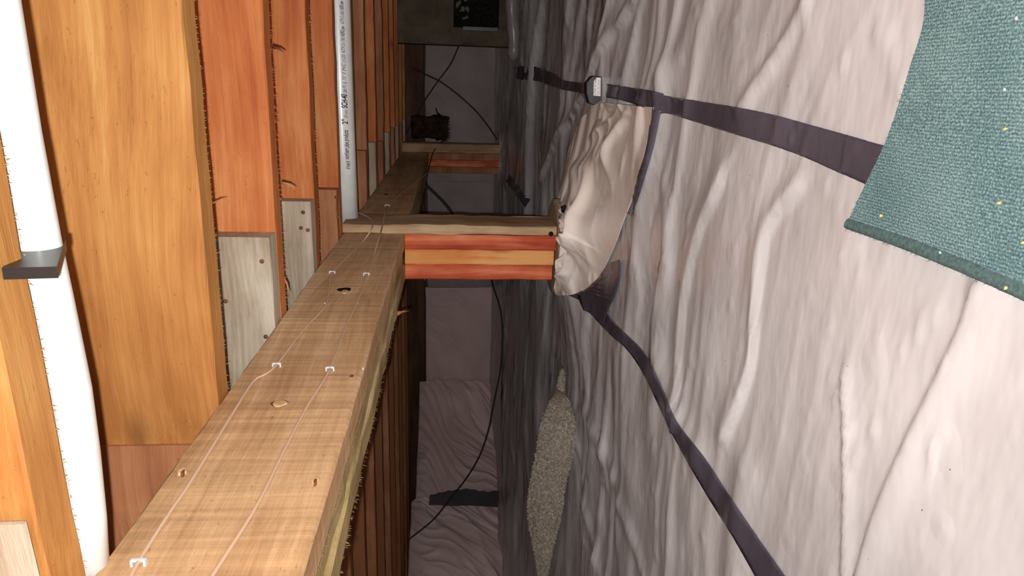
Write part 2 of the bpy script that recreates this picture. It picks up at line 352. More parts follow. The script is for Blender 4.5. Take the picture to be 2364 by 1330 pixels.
# fast bilinear lookup used by everything that lies on the sheet
LY = np.log(YS)
def hz(x, y):
    fx = np.clip((x-XS[0])/(XS[1]-XS[0]), 0, len(XS)-2); fy = np.clip((math.log(max(y,.121))-LY[0])/(LY[1]-LY[0]), 0, len(YS)-2)
    i, j = int(fx), int(fy); a, b = fx-i, fy-j
    return float((HZ[i,j]*(1-a)+HZ[i+1,j]*a)*(1-b)+(HZ[i,j+1]*(1-a)+HZ[i+1,j+1]*a)*b)
def on_sheet(px, py, up=0.0):
    z = .012
    for _ in range(14):
        p = at_z(px, py, z+up); p.x = max(-3.2, min(1.2, p.x)); p.y = min(4.8, p.y)
        z = .6*z + .4*hz(p.x, p.y)
    return Vector((p.x, p.y, hz(p.x,p.y)+up))
me = bpy.data.meshes.new('vapor_barrier')
V = np.stack([X.ravel(), Y.ravel(), HZ.ravel()], 1)
Fq = grid_faces(len(XS), len(YS))[:, ::-1]
me.vertices.add(len(V)); me.vertices.foreach_set('co', V.ravel().astype(np.float32))
me.loops.add(len(Fq)*4); me.loops.foreach_set('vertex_index', Fq.ravel().astype(np.int32))
me.polygons.add(len(Fq)); me.polygons.foreach_set('loop_start', np.arange(0,len(Fq)*4,4,dtype=np.int32))
me.update(calc_edges=True); me.polygons.foreach_set('use_smooth', np.ones(len(Fq), dtype=bool))
vb = link('vapor_barrier', me, POLY); 
if me.polygons[0].normal.z < 0: me.flip_normals()
tag(vb, 'large wrinkled whitish plastic vapor barrier sheet spread over the crawl space floor', 'plastic sheet')
fl = mesh('floor', [(-3.6,-.6,-.03),(1.8,-.6,-.03),(1.8,5.2,-.03),(-3.6,5.2,-.03),(-3.6,-.6,-.2),(1.8,-.6,-.2),(1.8,5.2,-.2),(-3.6,5.2,-.2)],
     [(0,1,2,3),(7,6,5,4),(0,4,5,1),(1,5,6,2),(2,6,7,3),(3,7,4,0)], SOIL); fl['kind']='structure'

# ------------------------------------------------------------------ ceiling: subfloor and joists
ZJ = Z0+.247; ZS = ZJ+.184
sub = thing('ceiling', (0,2.3,ZS), None, None); sub['kind']='structure'
k = 0; x = -3.6
while x < 1.8:                                # sheets of subfloor laid over the joists
    board('subfloor_panel', x+.0015, min(x+1.2,1.8)-.0015, -.6, 2.2, ZS, ZS+.018, W_SUB, sub, axis=0, seg=.2)
    board('subfloor_panel', x+.0015, min(x+1.2,1.8)-.0015, 2.203, 5.2, ZS, ZS+.018, W_SUB, sub, axis=0, seg=.2); x += 1.2
ordn = ['nearest','second','third','fourth','fifth','sixth','seventh','eighth','ninth','tenth','eleventh','twelfth','thirteenth','fourteenth','fifteenth','sixteenth']
look = ['pale orange-brown floor joist half hidden at the left edge behind the near white pipe',
        'broad honey-brown floor joist right behind the near white pipe',
        'reddish-orange floor joist with a ragged torn lower edge and pale grey lap board',
        'orange floor joist with a dark knot, in front of a smooth narrow one',
        'narrow orange joist whose ragged edge overlaps the lettered white pipe']
lapstart = {0:-.255, 1:-.384, 2:-.206, 3:-.202, 4:-.222}
for i in range(14):
    y0 = .722+.305*(i-1) if i else .395
    m = [W_JOIST, W_JOIST, W_JOIST_O, W_JOIST_O, W_JOIST_O][i] if i < 5 else random.choice([W_JOIST_O, W_JOIST, W_BROWN])
    lab = look[i] if i < 5 else 'dim brown floor joist beyond the lettered pipe, %s row counting from the camera' % ordn[i]
    j = thing('floor_joist', (-.336, y0+.019, ZJ), lab, 'joist', 'floor joists running over the girder')
    board('joist_board', -.52, 1.75, y0, y0+.038, ZJ, ZS-.001, m, j, axis=0, rough=.0009 if i<5 else .0014)
    if i < 6:
        fuzz('torn_fibres', (-.45,y0+.038,ZJ+.001), (.5,y0+.038,ZJ+.001), 620 if i<4 else 260, .006 if i in (2,3) else .0035, FIBRE_R if i in(2,4) else FIBRE, j, d=(0,.2,-1), width=.0003)
    xs = lapstart.get(i, -.17-.03*random.random())
    lm = [W_GREY, W_BROWN, W_GREY, W_GREY, W_BROWN][i] if i < 5 else (W_GREY if i%2==1 else W_BROWN)
    l = thing('lapped_joist', (-.45, y0-.02, ZJ),
        ['pale grey lapped board end at the lower left, left of the near white pipe','brown lapped joist end behind the near pipe, just above the girder',
         'large weathered grey lapped board with two nail heads, nearest grey one to the girder','brownish grey lapped board with three nail heads beside the girder',
         'narrow brown lapped board end just before the upright post board'][i] if i<5 else 'small lapped joist end over the girder, %s row counting from the camera' % ordn[i],
        'joist', 'lapped joist ends over the girder')
    if i < 2: yb0, yb1 = y0-.0045, y0-.0008
    else: yb0, yb1 = y0-.0385, y0-.0005
    lb = board('joist_board', -3.4, xs, yb0, yb1, ZJ, ZS-.002, lm, l, axis=0, seg=.04, rough=.0012)
    if i == 0: j.rotation_euler.z = l.rotation_euler.z = -.045
    # nail heads driven through the lap
    nl = {2:[(605,603),(521,695),(614,777)], 3:[(700,490),(695,526),(711,531)], 1:[], 0:[], 4:[(776,455),(781,500)]}.get(i, [])
    for (px,py) in nl:
        p = at_y(px, py, yb0); n_ = tube('nail_head', [p+Vector((0,.002,0)), p+Vector((0,-.0012,0)), p+Vector((0,-.0018,0))], [.0034,.0034,.0022] if i==2 else [.0038,.0038,.003], RUST, l, n=10)
# individual long splinters hanging from the joist edges
def splinter(px, py, px2, py2, Yd, label, m=FIBRE_R, r=.0011, lift=-.012):
    a = at_y(px,py,Yd); b = at_y(px2,py2,Yd+lift); c = a.lerp(b,.5)+Vector((.0015,.001,-.001))
    o = tube('wood_splinter', [a, c, b], [r, r*.8, r*.2], m, None, n=6); tag(o, label, 'splinter', 'loose splinters')
splinter(627,108,656,121,1.069,'dark curled splinter high up on the ragged joist edge', RUST, .0024)
splinter(648,421,681,434,1.069,'pale splinter pair at mid height on the ragged joist edge', FIBRE, .002)
splinter(484,472,519,462,.762,'thin pinkish splinter on the lower edge of the broad honey joist')
splinter(655,640,667,676,1.069,'long orange splinter on the ragged joist edge near the girder', FIBRE_R, .002)

# ------------------------------------------------------------------ girder (three plies)
XG = -.336; ZGB = Z0+.1005
g = thing('girder', (XG-.057, 1.8, ZGB), 'long three-ply built-up girder with two stapled wires running under the joists', 'beam')
board('girder_ply', XG-.038, XG, -.35, 4.15, ZGB, ZJ-.0005, W_GIRD, g, axis=1, rough=.0014, seg=.03, bev=.003)
a2 = board('girder_ply', XG-.0763, XG-.0385, -.35, 4.15, ZGB+.003, ZJ-.002, W_GEDGE, g, axis=1, rough=.0018, seg=.03, bev=.004)
a3 = board('girder_ply', XG-.115, XG-.0768, -.35, 4.15, ZGB-.001, ZJ-.002, W_GEDGE, g, axis=1, rough=.002, seg=.03, bev=.003)
fuzz('torn_fibres', (XG-.115,-.3,ZGB), (XG-.115,3.0,ZGB), 1500, .006, FIBRE, g, d=(-.4,0,-1), width=.0005)
fuzz('torn_fibres', (XG-.039,.1,ZGB+.001), (XG-.039,2.2,ZGB+.001), 200, .005, FIBRE, g, d=(.1,0,-1), width=.0006)
# marks on the side of the girder
def disc_x(name, px, py, r, m, lab=None, squash=1.0, depth=.001, par=g, xx=XG, out=True):
    p = at_x(px, py, xx); V=[]; Fc=[]; n=18
    for ring,(rr,dx) in enumerate(((r,-.002),(r,depth*.6),(r*.85,depth))):
        for k_ in range(n):
            a_ = 2*math.pi*k_/n; jit = 1+.08*math.sin(3*a_+px)
            V.append((p.x+dx, p.y+rr*jit*math.cos(a_), p.z+rr*jit*math.sin(a_)*squash))
    for q in range(2):
        for k_ in range(n): Fc.append((q*n+k_, q*n+(k_+1)%n, (q+1)*n+(k_+1)%n, (q+1)*n+k_))
    Fc.append(tuple(2*n+k_ for k_ in range(n)))
    o = mesh(name, V, Fc, m, par)
    if lab: o['label'] = lab
    return o
disc_x('bolt_hole', 795, 669, .012, HOLE, 'dark half-open bolt hole')
disc_x('hole_floor', 796, 674, .0095, W_GIRD, None, .6, .0016)
disc_x('wood_plug', 645, 933, .0092, RUST, None, 1, .0010)
disc_x('wood_plug', 646, 934, .0078, DOWEL, 'round pale wooden plug', 1, .0022)
for (px,py) in ((422,1092),(727,1113)):
    disc_x('bark_chip', px, py, .0055, DOWEL, 'small pale raised chip', .7, .003)
    disc_x('chip_hollow', px+1, py+5, .0042, RUST, 'dark hollow under the chip', .35, .0036)
disc_x('resin_spot', 812, 869, .004, RUST, None, .6, .0008)
for (px,py,r) in ((750,700,.0022),(744,718,.0018),(826,700,.002),(838,850,.0015)):
    disc_x('paint_fleck', px, py, r, STAPLE, None, .6, .0012)
disc_x('bolt_hole', 891, 449, .010, HOLE, 'small dark arched hole beyond the upright post board', .7)
disc_x('bolt_hole', 930, 376, .010, HOLE, None, .7)
# torn splinter at the girder's far lower edge
for (q0,q1) in (((917,722),(944,718)),((918,726),(940,713))):
    a_ = at_x(q0[0],q0[1],XG-.115); b_ = at_x(q1[0],q1[1],XG-.118)
    t_ = tube('torn_splinter', [a_, a_.lerp(b_,.5)+Vector((0,0,.001)), b_], [.003,.002,.0006], FIBRE_R, g, n=6)

# the two bell wires and their staples
def on_face(px, py):
    if py < 548: 
        return at_x(px, py, -.3115 if px > 784 and py > 484 else XG+.0025)
    return at_x(px, py, XG+.0032)
def wire(path, label, joinpts=()):
    P = [on_face(*q) for q in path]
    S = spline(P, 140); return tag(tube('bell_wire', S, .0016, WIRE, None, n=8), label, 'wire', 'thin wires stapled to the girder')
wire([(270,1400),(318,1300),(395,1178),(440,1112),(540,950),(585,880),(605,868),(638,843),(700,762),(745,715),(757,690),(767,632),(806,590),(838,557),(857,530),(859,512),(848,500),(818,488),(800,484)],
     'thin tan wire on the upper half of the girder, hooking back over the post board')
wire([(440,1420),(490,1330),(590,1172),(650,1052),(708,940),(762,851),(800,752),(828,690),(846,636),(862,592),(876,545),(883,520),(890,486),(897,476),(925,448),(965,418),(988,398)],
     'thin tan wire on the lower half of the girder, running on past the post')
def staple(px, py, s=1.0):
    p = on_face(px, py); w_ = .0042*s; h_=.0045*s
    V=[]; Fc=[]
    def bx(c,dx,dy,dz):
        b=len(V); V.extend([(c[0]+sx*dx,c[1]+sy*dy,c[2]+sz*dz) for sx in(-1,1) for sy in(-1,1) for sz in(-1,1)])
        Fc.extend([(b,b+1,b+3,b+2),(b+4,b+6,b+7,b+5),(b,b+4,b+5,b+1),(b+2,b+3,b+7,b+6),(b,b+2,b+6,b+4),(b+1,b+5,b+7,b+3)])
    bx((p.x+.0010,p.y,p.z), .0012, .0010, h_); bx((p.x-.001,p.y,p.z+h_), .0026,.0018,.0009); bx((p.x-.001,p.y,p.z-h_), .0026,.0018,.0009)
    return mesh('wire_staple', V, Fc, STAPLE)
for (px,py,l,s) in ((767,628,'white staple on the upper wire, level with the dark bolt hole',1.1),(639,841,'white staple on the upper wire above the wooden plug',1),(320,1296,'white staple on the upper wire at the bottom of the picture',1),
                  (846,632,'white staple on the lower wire, level with the dark bolt hole',1.1),(762,850,'white staple at mid girder on the lower wire',1),(894,474,'white staple on the lower wire just past the post board',1.5)):
    tag(staple(px,py,s), l, 'staple', 'white wire staples')

# ------------------------------------------------------------------ posts
def post(Y0, zb, zt, bx1, lab, labb, mats):
    t = thing('support_post', (XG-.057, Y0+.07, zb), lab, 'post')
    xs = [XG-.0005, XG-.0385, XG-.0765]
    for k_,(x1,m) in enumerate(zip(xs, mats)):
        board('post_ply', x1-.0375, x1, Y0+.001*k_, Y0+.14, zb-.004*(k_==0)+.004*k_*.6, zt, m, t, axis=2, rough=.0009, seg=.02, bev=.0022)
        fuzz('torn_fibres', (x1-.037,Y0,zb+.02), (x1-.037,Y0,zt-.01), 60, .006, FIBRE_R, t, d=(0,-1,0), width=.0005)
    b_ = board('upright_board', 0,0,0,0,0,0,W_BOARD, None) if False else None
    u = thing('upright_board', (bx1-.011, Y0+.07, zb), labb, 'board')
    board('board_plank', XG+.001, bx1, Y0-.003, Y0+.143, zb-.001, ZJ-.0015 if Y0<3 else ZJ-.002, W_BOARD, u, axis=2, rough=.0018, seg=.012, bev=.002)
    return t, u
p1, u1 = post(1.67, Z0-.272, ZGB-.002, XG+.0235, 'near support post of three stacked red and orange planks under the girder', 'rough tan upright board nailed beside the near post from footing to joist', [W_POSTR, W_POSTY, W_POSTR])
for (px,py,xx,r) in ((872,497,-.3125,.004),(1272,540,None,.006)):
    if xx is None:
        p = at_y(px,py,1.666); tube('dark_knot', [p+Vector((0,.001,0)), p-Vector((0,.0015,0))], r, MOULD_AND_RECESS, u1, n=9)
p2, u2 = post(4.0, Z0-.335, ZGB-.002, XG+.05, 'far dim support post of reddish planks beneath the end of the girder', 'far upright board nailed beside the distant post', [W_BROWN, W_POSTR, W_BROWN])

# ------------------------------------------------------------------ footings
def lathe(name, cx, cy, prof, mat, parent=None, n=48, jit=.0):
    V=[]; Fc=[]
    for (r,z) in prof:
        for k_ in range(n):
            a_=2*math.pi*k_/n; rr = r*(1+jit*math.sin(5*a_+z*60)+jit*.7*math.sin(11*a_)); V.append((cx+rr*math.cos(a_), cy+rr*math.sin(a_), z))
    for q in range(len(prof)-1):
        for k_ in range(n): Fc.append((q*n+k_, q*n+(k_+1)%n, (q+1)*n+(k_+1)%n, (q+1)*n+k_))
    Fc.append(tuple((len(prof)-1)*n+k_ for k_ in range(n))); Fc.append(tuple(range(n))[::-1])
    return mesh(name, V, Fc, mat, parent, smooth=False)
zt = Z0-.273
ft = thing('concrete_footing', (-.378,1.745,-.03), 'rough round concrete footing under the near post', 'footing')
lathe('footing_body', -.378, 1.745, [(.125,-.05),(.124,zt-.02),(.121,zt-.004),(.114,zt)], CONC, ft, 56, .008)
zt2 = Z0-.3375
f2 = thing('concrete_footing', (-.39,4.07,-.03), 'plastic-wrapped footing under the far post', 'footing')
lathe('footing_body', -.385, 4.07, [(.15,-.05),(.15,zt2-.004),(.14,zt2-.001)], CONC, f2, 40, .01)

# plastic flap pulled up round the near footing
Lp = [(1288,676,1.655),(1289,650,1.63),(1292,610,1.605),(1294,565,1.598),(1322,545,1.59),(1342,508,1.59),(1350,474,1.61),(1306,458,1.70),(1288,455,1.78),(1318,380,1.86),(1346,300,1.80),(1384,238,1.62)]
Rp = [(1292,682),(1312,682),(1334,676),(1360,662),(1384,638),(1404,602),(1424,555),(1442,505),(1462,455),(1482,385),(1500,305),(1512,248)]
NU, NV = 230, 90
Lw = spline([at_y(*q) for q in Lp], NU); Rw = spline([on_sheet(px,py,.004) for px,py in Rp], NU)
sg = np.repeat(np.linspace(0,1,NU)[:,None], NV, 1); tg = np.repeat(np.linspace(0,1,NV)[None,:], NU, 0)
bell = np.sin(math.pi*np.clip(tg,0,1)**.95)**2.1
wv_ = .10*(vnoise(sg*6, tg*3, 50)-.5)
def rdg_(u, v, sd, sh): return np.clip(1.12-np.sqrt((2*vnoise(u, v, sd)-1)**2+.0144),0,1)**sh
fold = .030*rdg_(tg*3.2+sg*2.4+wv_*3, sg*2.6-tg*.8+7, 51, 2.6) + (.018+.014*(sg<.5))*rdg_(tg*5-sg*5.2+wv_*5, sg*4+tg*2+2, 52, 2.6) + .005*rdg_(tg*13+sg*11, sg*11, 53, 3) + .030*(vnoise(sg*4-tg*1.4, tg*2+sg*3, 54)-.4)
prof = np.sin(math.pi*tg**.95)**1.5
V = []
for i in range(NU):
    a_, b_ = Lw[i], Rw[i]; s = i/(NU-1)
    lift = .034*(1 if s<.6 else max(.25,1-(s-.6)*2.2))*min(1, s*5+.12)
    for j in range(NV):
        t_ = tg[i,j]; p = a_*(1-t_)+b_*t_; q_ = min(1, float(np.linalg.norm(a_-b_))/.30)
        p = p + np.array([.0,-.3,.95])*lift*q_*prof[i,j] + np.array([.15,-.3,.9])*(fold[i,j]*1.1-.022)*bell[i,j]*q_
        p = p + np.array([0,0,1])*.003*(vnoise(s*14,1.,55)-.5)*(1-t_)
        zmin = hz(p[0],p[1])+.003
        if p[2] < zmin: p = np.array([p[0],p[1],zmin])
        V.append(p)
fp = mesh('plastic_flap', V, grid_faces(NU,NV), POLY_F, None, smooth=True)
md = fp.modifiers.new('thickness','SOLIDIFY'); md.thickness=.0006
tag(fp, 'shiny beige plastic flap bunched up around the near concrete footing', 'plastic sheet')
# mould at the torn edge of the flap
ms = thing('mould_patch', at_y(1313,492,1.606), 'black mould specks on the concrete beside the torn plastic', 'mould')
def blob(name, c, r, mat, parent=None, flat=(1,1,1), jit=.35, seed=0, sub=2):
    bm = bmesh.new(); bmesh.ops.create_icosphere(bm, subdivisions=sub, radius=1)
    for v in bm.verts:
        n_ = v.co.copy(); k_ = 1+jit*(float(vnoise(np.array(n_.x*2.1+seed*3.3+9), np.array(n_.y*2.1+n_.z*3.7+seed), seed))-.5)*2
        v.co = Vector((n_.x*flat[0], n_.y*flat[1], n_.z*flat[2]))*r*k_
    Vv=[tuple(v.co+Vector(c)) for v in bm.verts]; Ff=[[v.index for v in f_.verts] for f_ in bm.faces]; bm.free()
    return mesh(name, Vv, Ff, mat, parent, smooth=True)
for k_,(px,py,r) in enumerate(((1303,482,.008),(1309,490,.010),(1313,500,.008),(1308,518,.006),(1314,524,.007),(1306,541,.006),(1321,506,.005),(1303,530,.004),(1317,515,.004),(1326,498,.005),(1318,488,.005))):
    blob('mould_spot', at_y(px,py,1.602), r, MOULD_AND_RECESS, ms, (1,.25,1), .6, k_)
g2 = blob('lichen_crumb', at_y(1310,552,1.585), .006, noisy('lichen', (96,84,44),(132,118,70),50), None, (1,.5,1), .5, 3); tag(g2,'small olive crumb on the flap below the mould specks','debris')

# plastic wrap on the far footing
V=[]; 
for i in range(40):
    s=i/39; 
    for j in range(14):
        t_=j/13; a_ = -2.2+s*3.2; r_=.155+.10*t_**2+.012*float(vnoise(np.array(s*14),np.array(t_*2),61))
        V.append((-.385+r_*math.cos(a_)*1.0, 4.07+r_*math.sin(a_), (zt2+.012)*(1-t_)**1.1+.02+.012*float(vnoise(np.array(s*10),np.array(t_*3),62))))
wf = mesh('footing_wrap', V, grid_faces(40,14), POLY_W, None, smooth=True); tag(wf,'crumpled plastic wrapped around the far footing','plastic sheet')
# bright rolled edge of the sheet against the dark wall
P = [at_y(1184+3*math.sin(i*.6), 140-i*16, 3.55) for i in range(26)]
rl = tube('rolled_plastic_edge', [p+Vector((0,0,.0)) for p in P], [.014 if i==0 else .030+.003*math.sin(i*1.7) for i in range(26)], POLY_W, None, n=20); tag(rl,'rolled shiny plastic edge beside the dark concrete wall','plastic sheet')

# ------------------------------------------------------------------ tape strips on the sheet
def ribbon(name, A, B, label, mat=TAPE, n=150, m=7, up=.0028, cat='tape', group='black tape strips on the plastic'):
    SA = spline(A, n); SB = spline(B, n); V=[]
    for i in range(n):
        ja = 1.2*float(vnoise(np.array(i*.6),np.array(1.5),71)); jb = 1.2*float(vnoise(np.array(i*.6),np.array(8.5),72))
        pa = on_sheet(SA[i][0], SA[i][1]+ja, up); pb = on_sheet(SB[i][0], SB[i][1]-jb, up)
        for j in range(m):
            p = pa.lerp(pb, j/(m-1)); V.append((p.x, p.y, max(hz(p.x,p.y), .0)+up))
    V=np.array(V); o = mesh(name, V, grid_faces(n,m), mat, None, smooth=True)
    md = o.modifiers.new('thickness','SOLIDIFY'); md.thickness=.0004
    return tag(o, label, cat, group)
ribbon('tape_strip', [(1526,217),(1545,222),(1620,234),(1700,247),(1780,263),(1860,285),(1950,310),(2075,346)], [(1526,263),(1545,264),(1620,287),(1700,312),(1780,336),(1850,361),(1920,392),(2030,440)],
       'broad dark tape strip running under the teal mat', n=170, m=9, up=.0030)
ribbon('tape_strip', [(1400,193),(1440,199),(1500,208),(1532,216)], [(1400,226),(1440,234),(1490,250),(1526,264)], 'crinkled dark tape strip just beside the small black box', n=70, up=.0042)
ribbon('tape_strip', [(1188,156),(1205,152),(1240,155),(1275,168),(1300,184),(1340,190),(1368,194)], [(1188,178),(1205,185),(1240,188),(1275,200),(1300,208),(1335,214),(1364,220)], 'dark far tape strip running from the black box towards the far wall', n=90, up=.0042)
ribbon('tape_strip', [(1503,250),(1497,310),(1487,360),(1474,400),(1462,440),(1446,492)], [(1526,256),(1518,300),(1508,345),(1492,400),(1476,452),(1458,500)], 'narrow dark tape strip between the flap and the broad tape', n=90, up=.004)
ribbon('tape_strip', [(1330,660),(1372,686),(1410,735),(1450,775),(1481,806),(1505,844),(1532,904),(1564,975),(1628,1059),(1688,1151),(1750,1242),(1815,1335),(1830,1365)],
       [(1306,680),(1345,700),(1378,742),(1410,775),(1442,803),(1469,838),(1497,888),(1528,955),(1564,1027),(1628,1139),(1692,1242),(1745,1335),(1765,1365)], 'long black tape strip curving from the footing to the bottom of the picture', n=220, m=8)
ribbon('tape_strip', [(1430,598),(1432,640),(1420,682),(1404,715),(1392,750)], [(1402,610),(1380,642),(1352,668),(1334,680),(1346,716)], 'short glossy tape piece closing the lower end of the beige flap', n=80, m=12, up=.006)
ribbon('tape_strip', [(1176,402),(1200,436),(1222,462)], [(1168,418),(1190,450),(1214,482)], 'faint dark tape patch near the far footing', n=40, up=.004)

# ------------------------------------------------------------------ small sensor box
pb = on_sheet(1388, 208, 0)
sb = thing('sensor_box', (pb.x,pb.y,pb.z-.002), 'small black sensor box with a white printed label standing on the plastic', 'sensor')
def extr(name, outline_px, Yf, depth, mat, parent, bev=.0015):
    P = [at_y(px,py,Yf) for px,py in outline_px]; n=len(P)
    c = sum(P, Vector())/n
    V = [p for p in P]+[p+Vector((0,depth,0)) for p in P]
    V2 = [c+(p-c)*.95+Vector((0,-bev,0)) for p in P]
    V = V2+V; Fc=[tuple(range(n))[::-1], tuple(2*n+k_ for k_ in range(n))]
    for q in range(2):
        for k_ in range(n): Fc.append((q*n+k_, q*n+(k_+1)%n, (q+1)*n+(k_+1)%n, (q+1)*n+k_))
    o = mesh(name, V, Fc, mat, parent)
    bm = bmesh.new(); bm.from_mesh(o.data); bmesh.ops.recalc_face_normals(bm, faces=bm.faces); bm.to_mesh(o.data); bm.free(); return o
YB = pb.y-.004
extr('box_body', [(1368,175),(1390,177),(1390,229),(1381,236),(1372,243),(1360,238),(1354,214),(1354,190)], YB, .030, BLACK, sb)
lb = extr('box_label', [(1377,179),(1387,180),(1386,222),(1370,221),(1371,188)], YB-.002, .0004, LABELW, sb, .0002)
def text_mesh(name, body, size, mat, parent, origin, xdir, ydir, shear=0.0, ext=.0002, bold=0.0):
    cu = bpy.data.curves.new(name, 'FONT'); cu.body = body; cu.size = size; cu.extrude = ext; cu.shear = shear; cu.offset = bold
    cu.resolution_u = 3
    to = bpy.data.objects.new(name+'_tmp', cu); C.objects.link(to)
    bpy.context.view_layer.update()
    me_ = bpy.data.meshes.new_from_object(to.evaluated_get(bpy.context.evaluated_depsgraph_get()))
    C.objects.unlink(to); bpy.data.objects.remove(to)
    xd = Vector(xdir).normalized(); zd = xd.cross(Vector(ydir)).normalized(); yd = zd.cross(xd)
    wid = max(v.co.x for v in me_.vertices) if len(me_.vertices) else 0
    off = world_loc(parent)
    for v in me_.vertices:
        v.co = Vector(origin) + xd*v.co.x + yd*v.co.y + zd*v.co.z - off
    o = link(name, me_, mat, parent); return o, wid
# label print: text runs towards world +X (image up)
yl = YB-.0026
def lp(px,py): return at_y(px,py,yl)
text_mesh('label_print', 'L-770W  Air Temperature M', .0044, PIPE_INK, sb, lp(1374.6,220), (1,0,0), (0,0,1), .1, .0001, .00006)
text_mesh('label_print', 'www  ____________________', .0022, PIPE_INK, sb, lp(1377,220), (1,0,0), (0,0,1), 0, .0001)
text_mesh('label_print', 'CE 23      E3      0138 240', .0030, PIPE_INK, sb, lp(1381,219), (1,0,0), (0,0,1), 0, .0001)
text_mesh('label_print', 'MADE  2 x AAA  RH  IP20', .0028, PIPE_INK, sb, lp(1384.5,219), (1,0,0), (0,0,1), 0, .0001)

# ------------------------------------------------------------------ pipes
def pipe_line(pts, r, name, label, n=36):
    t = thing(name, pts[0], label, 'pipe'); tube('pipe_body', pts, r, PVC, t, n=n); return t
RP2 = .0302; yp, zp = 1.760, Z0+.2525
pp = pipe_line([(-.328,yp,zp-.003),(-.15,yp,zp-.001),(0,yp,zp),(.3,yp,zp+.0005),(1.2,yp,zp+.002)], RP2, 'drain_pipe', 'white plastic drain pipe with a line of black lettering under the fifth joist row')
# lettering along the pipe, facing down and towards the camera
ang = math.radians(26)                    # below the horizontal of the pipe's near side
nrm = Vector((0,-math.cos(ang),-math.sin(ang))); upd = Vector((0,-math.sin(ang),math.cos(ang)))
def pt_on_pipe(xx, dz): return Vector((xx, yp, zp-.001)) + nrm*(RP2+.0005) + upd*dz
def x_at(py): return at_y(793, py, yp-.027).x
runs = [(391,372,'(np)',.0125,.15,.0002),(368,300,'northern pipe products',.0170,.25,.0003),(287,275,'2"',.0200,0,.0004),(273,254,'(50 mm)',.0120,.25,0),(250,217,'SCH-40',.0200,.15,.0006),
        (215,196,'280 PSI',.0125,.25,0),(194,189,'@',.0120,.2,0),(186,166,"73\u00b0 F",.0125,.25,0),(164,126,'PVC 1120',.0125,.25,0),(123,86,'ASTM D-1785',.0125,.25,0),(85,60,'NSF\u00ae pw',.0130,.25,.00025),(56,24,'ASTM D-2665',.0125,.25,0),(23,2,'NSF\u00ae dwv',.0130,.25,.00025),
        (-14,-60,'280 PSI',.0125,.25,0)]
for ya,yb,s,size,sh,bo in runs:
    xa, xb = x_at(ya), x_at(yb)
    o, wd = text_mesh('pipe_lettering', s, size, PIPE_INK, pp, (0,0,0), (1,0,0), (0,0,1), sh, .0001, bo)
    # stretch to the measured run and bend it round the pipe
    off = world_loc(pp); k_ = (xb-xa)/max(wd,1e-4)
    for v in o.data.vertices:
        q = v.co + off; xx = xa + q.x*k_; arc = (q.z-.0045)/RP2; rad = RP2+.0004-q.y
        al = ang - arc
        pz = zp + (-.001 if xx<0 else 0)
        v.co = Vector((xx, yp-math.cos(al)*rad, pz-math.sin(al)*rad)) - off
# near pipe
R1p = .0130; yn = .4525
def npt(px,py): p = at_y(px,py,yn); return Vector((p.x, yn, p.z+.0118))
np_ = pipe_line([npt(-60,-400)+Vector((1.3,0,.01)), npt(-60,-400)+Vector((.2,0,.001))]+[npt(*q) for q in ((-60,-400),(37,0),(85,300),(133,560),(163,700),(204,900),(224,1050),(239,1200),(250,1400))], R1p, 'water_pipe', 'overexposed near white pipe running along the far left joist in a black clamp', 40)
# black clamp around the near pipe
cc = npt(141,622); cc = Vector((cc.x, yn, cc.z))
ck = thing('pipe_clamp', (cc.x,cc.y,cc.z-.03), 'square black plastic clamp around the near white pipe', 'clamp')
def clamp_block(name, quad, c, r, x0, x1, mat, parent, n=48):
    """tapering block (outline `quad` in the YZ plane) bored for the pipe"""
    Q=[Vector((0,y,z)) for y,z in quad]; V=[]
    def outer(a_):
        d=Vector((0,math.cos(a_),math.sin(a_))); best=None
        for k_ in range(4):
            p,q=Q[k_],Q[(k_+1)%4]; e=q-p; den=d.y*e.z-d.z*e.y
            if abs(den)<1e-9: continue
            w_=p-c; t=(w_.y*e.z-w_.z*e.y)/den; u=(w_.y*d.z-w_.z*d.y)/den
            if t>0 and -1e-6<=u<=1+1e-6 and (best is None or t<best): best=t
        return c+d*(best or r*1.1)
    angs=sorted([2*math.pi*k_/n for k_ in range(n)]+[math.atan2(q.z-c.z,q.y-c.y)%(2*math.pi) for q in Q]); n=len(angs)
    for xx in (x0,x1):
        for a_ in angs: p=outer(a_); V.append((xx,p.y,p.z))
        for a_ in angs: V.append((xx,c.y+math.cos(a_)*r,c.z+math.sin(a_)*r))
    Fc=[]
    for k_ in range(n):
        k2=(k_+1)%n
        Fc += [(k_,k2,n+k2,n+k_),(2*n+k_,2*n+k2,3*n+k2,3*n+k_),(k_,k2,2*n+k2,2*n+k_),(n+k_,n+k2,3*n+k2,3*n+k_)]
    o = mesh(name, V, Fc, mat, parent)
    bm = bmesh.new(); bm.from_mesh(o.data); bmesh.ops.remove_doubles(bm, verts=bm.verts, dist=1e-6); bmesh.ops.recalc_face_normals(bm, faces=bm.faces); bm.to_mesh(o.data); bm.free(); return o
fl_=at_y(6,632,.398); fr_=at_y(134,636,.402); br_=at_y(158,600,.474)
clamp_block('clamp_body', [(fl_.y,fl_.z),(fr_.y,fr_.z),(br_.y,br_.z),(.474,Z0+.272),(.4365,Z0+.272)][:3]+[(.474,Z0+.270)], Vector((0,yn,cc.z)), R1p+.0006, at_y(70,644,.40).x, at_y(70,617,.40).x, BLACK, ck)

